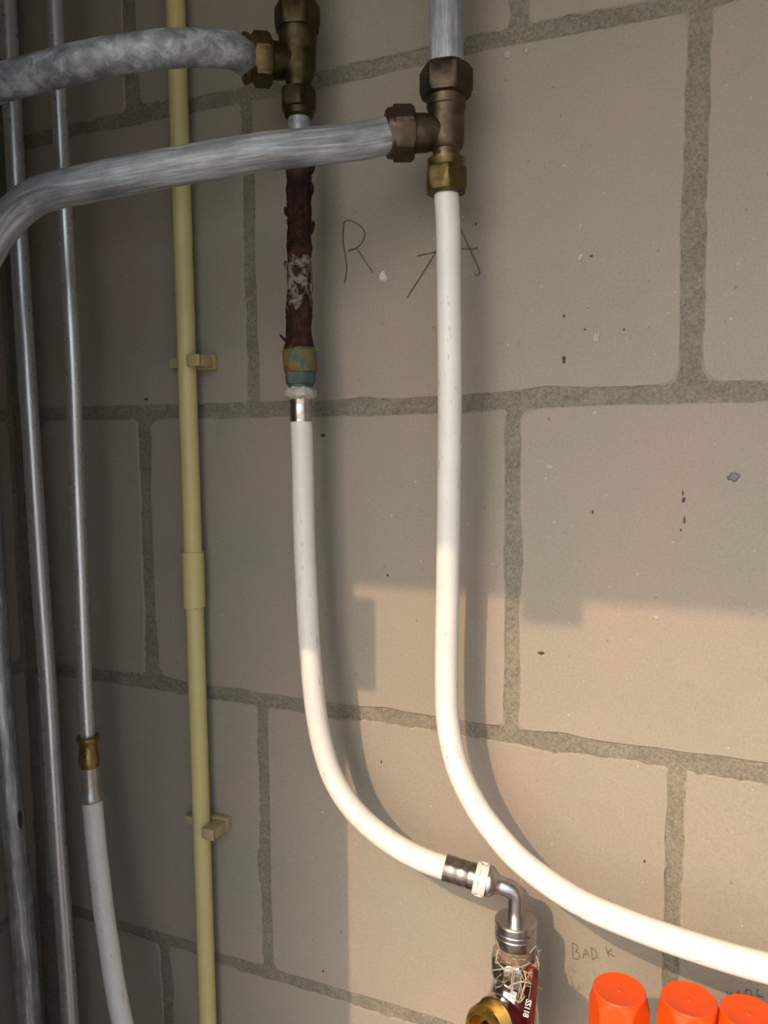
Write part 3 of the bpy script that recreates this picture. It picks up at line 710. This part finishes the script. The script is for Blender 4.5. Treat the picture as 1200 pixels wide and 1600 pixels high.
# ------------------------------------------------------------------ manifold with orange caps
zm = -0.66; DM = 0.12
t = thing('manifold', (0, -DM, zm-.02), 'chrome heating manifold bar under the orange caps, below the ball valve', 'manifold')
g = Geo(); tube(g, spline([Vector((ad.x, -DE, -0.645)), Vector((ad.x, -DE, -0.66)), Vector((ad.x+.015, -DE-.03, zm-.008)), Vector((ad.x+.05, -DM, zm-.008)), Vector((-.05, -DM, zm-.008)), Vector((.17, -DM, zm-.008))]), .016, 24); g.out('bar', 'nickel', t, 40)
for xx in (-.02, .15):
    g = Geo(); bounds(g, xx-.008, xx+.008, -DM+.012, 0.0, zm-.016, zm-.002, .001); g.out('bracket', 'steel', t)
CAPS = [(968, 1545, 'leftmost of the three orange plastic valve caps at the bottom edge'), (1077, 1560, 'middle orange plastic valve cap at the bottom edge'), (1171, 1582, 'rightmost orange plastic valve cap, cut by the right edge of the photo')]
def make_cap(c, label, rot, sc):
    """c: centre of the top face"""
    h = .060
    t = thing('orange_cap', Vector((c.x, c.y, c.z-h)), label, 'valve cap', 'orange manifold caps')
    R = .0213*sc; g = Geo()
    prof = [(0.0012, .0035), (0.0006, R*.62), (-.0006, R*.80), (-.0008, R*.815), (.0006, R*.84), (.0026, R*.90)]
    P = [(.0014, .0003), (.0013, R*.4), (.0008, R*.70), (.0002, R*.80), (.0, R*.86), (.0008, R*.90)]
    nst = 14
    for i in range(1, nst+1):
        f = i/nst; P.append((.0008+.0125*f, R*(.89+.16*f), R*(.905)))
    P += [(.030, R*1.06, R*.915), (.050, R*1.07, R*.93), (h, R*1.07, R*.93)]
    lathe(g, c+Vector((0, 0, 0)), dwn, P, 144, rot, sides=6); g.out('cap_shell', 'orange', t, 22)
    g = Geo(); lathe(g, c+Vector((0, 0, -.0012)), (0, 0, 1), [(0, .0022), (.0005, .0020), (.0009, .0012), (.0010, .0002)], 20); g.out('nub', 'orange', t, 60)
    g = Geo(); lathe(g, Vector((c.x, c.y, zm-.002)), (0, 0, 1), [(0, .011), (c.z-h-zm+.02, .011)], 24); g.out('stem', 'nickel', t, 40)
    return t
for i, (u, v, lab) in enumerate(CAPS): make_cap(U(u, v, DM), lab, (-.50, .30, .10)[i], 1.0)

# ------------------------------------------------------------------ marks on the blocks
def ribbon(P, wd, parent, mat, name='pencil_stroke', close=False):
    """a pencil line on the wall; P are wall points"""
    sp = spline(P, .004) if len(P) > 2 else [Vector(p) for p in P]
    g = Geo(); V = []; F = []; m = len(sp)
    yy = -0.0013
    for i, p in enumerate(sp):
        d = (sp[min(i+1, m-1)]-sp[max(i-1, 0)]); d.y = 0; d.normalize(); n = Vector((-d.z, 0, d.x))
        w_ = wd*(.75+.45*noise.noise(Vector((p.x*300, p.z*300, 2))))*.5
        for sgn in (-1, 1):
            for dd in (0.0, 0.0012): V.append(Vector((p.x, yy+dd, p.z))+n*(w_*sgn))
    for i in range(m-1):
        b = i*4; F += [(b, b+4, b+6, b+2), (b+1, b+3, b+7, b+5), (b, b+1, b+5, b+4), (b+2, b+6, b+7, b+3)]
    F += [(0, 2, 3, 1), ((m-1)*4, (m-1)*4+1, (m-1)*4+3, (m-1)*4+2)]
    g.add(V, F); return g
def strokes(lines, wd, parent, mat, name):
    g = Geo()
    for L in lines:
        r = ribbon([U(*p) for p in L], wd, parent, mat); g.add(r.v, r.f)
    return g.out(name, mat, parent)
B1 = BL[(2, 1)]; B4 = BL[(4, 1)]
strokes([[(538, 347), (536.5, 375), (540, 400), (542.5, 418), (540, 436), (538.5, 443)],
         [(537, 350), (541, 345), (551, 346), (563, 353), (570, 362), (569, 374), (563, 383), (555, 389), (545, 392)],
         [(545, 392), (554, 389), (561, 393), (570, 407), (579, 420), (583, 426)]], .0011, B1, 'pencil', 'pencil_letter')
strokes([[(653, 400), (662, 398), (672, 396), (680, 394), (700, 391), (722, 389), (736, 389.5), (747, 388)], [(680, 396), (668, 416), (654, 438), (645, 452), (636, 466)], [(680, 396), (690, 380), (699, 364), (707, 350)]], .0012, B1, 'pencil', 'pencil_letter')
strokes([[(707, 332), (714, 345), (722, 362), (734, 388), (743, 408), (750, 424), (747, 431), (742, 427)]], .0012, B1, 'pencil', 'pencil_letter')
strokes([[(894, 1473), (895, 1486), (896, 1496), (901, 1498), (905, 1495), (905, 1489), (899, 1486)], [(894, 1473), (900, 1475), (903, 1480), (899, 1486)],
         [(911, 1496), (915, 1482), (921, 1495)], [(912, 1491), (919, 1490)], [(924, 1480), (925, 1497)], [(923, 1480), (930, 1484), (933, 1491), (931, 1496), (925, 1498)], [(935, 1495.5), (936.5, 1496.5)],
         [(947, 1479), (951, 1494)], [(957, 1482), (949, 1488), (955, 1491), (960, 1494)]], .0008, B4, 'pencil_faint', 'pencil_letter')
if (4, 2) in BL:
    strokes([[(1136, 1548), (1138, 1557), (1142, 1549), (1146, 1558)], [(1150, 1557), (1154, 1547), (1158, 1559)], [(1165, 1546), (1165, 1556), (1173, 1556), (1173, 1546), (1165, 1546)], [(1184, 1544), (1183, 1554), (1194, 1557)]], .0010, BL[(4, 2)], 'pencil', 'pencil_letter')
def spot(u, v, rx, rz, key, mat, name, seed=0, tall=.0007):
    c = U(u, v); g = Geo(); V = []; n = 14; rr = random.Random(seed+int(u)); px = .00056*(1.0 if u > 500 else 1.15)
    for i in range(n):
        a = 2*math.pi*i/n; f = 1+rr.uniform(-.3, .25); V.append((math.cos(a)*rx*px*f, math.sin(a)*rz*px*f))
    P = [Vector((c.x+x_, -.0012-tall, c.z+z_)) for x_, z_ in [(p[0]*.7, p[1]*.7) for p in V]]+[Vector((c.x+x_, -.0008, c.z+z_)) for x_, z_ in V]+[Vector((c.x+x_, .0005, c.z+z_)) for x_, z_ in V]
    g.add(P, [tuple(range(n))]+[(k_*n+i, k_*n+(i+1) % n, (k_+1)*n+(i+1) % n, (k_+1)*n+i) for k_ in (0, 1) for i in range(n)]+[tuple(range(3*n-1, 2*n-1, -1))])
    return g.out(name, mat, BL[key])
spot(598, 432, 7, 9, (2, 1), 'chip', 'plaster_chip', 1, .0012)
spot(1147, 745, 8, 8, (3, 2), 'plug', 'grey_plug', 2, .0008)
for (u, v, rx, rz, key) in [(881, 562, 2.6, 6, (2, 1)), (505, 680, 4, 3.5, (3, 1)), (1068, 781, 2.6, 4, (3, 2)), (1069, 812, 1.4, 6, (3, 2)), (1067, 770, 1.4, 4, (3, 2)), (881, 494, 1.5, 2.5, (2, 1)), (1064, 828, 1.5, 2, (3, 2)), (229, 624, 5, 2.5, (2, 0)),
                            (845, 1020, 5, 2.5, (3, 2)), (924, 400, 2, 1.5, (2, 1)), (505, 1517, 1.8, 2.2, (4, 1)), (606, 899, 1.5, 2.5, (3, 1)), (1007, 1345, 1.4, 2.4, (4, 1)), (596, 1190, 1.4, 2.6, (4, 1)), (926, 800, 1.4, 3, (3, 2)), (914, 515, 1.4, 1.6, (2, 1)), (744, 350, 1.5, 1.5, (2, 1)), (975, 515, 1.3, 1.5, (2, 1))]:
    if key in BL: spot(u, v, rx, rz, key, 'pit', 'dark_pit', 3, .0002)
for (u, v, rx, rz, key) in [(931, 528, 4, 8, (2, 1)), (936, 522, 2, 7, (2, 1)), (919, 479, 2.2, 2.2, (2, 1)), (793, 85, 5, 7, (2, 1)), (823, 80, 3.5, 4, (2, 1)), (1025, 965, 5, 3, (3, 2)), (859, 730, 6, 4, (3, 2)), (907, 402, 4, 6, (2, 1)), (742, 145, 2, 2, (2, 1))]:
    if key in BL: spot(u, v, rx, rz, key, 'scuff', 'pale_scuff', 4, .0001)
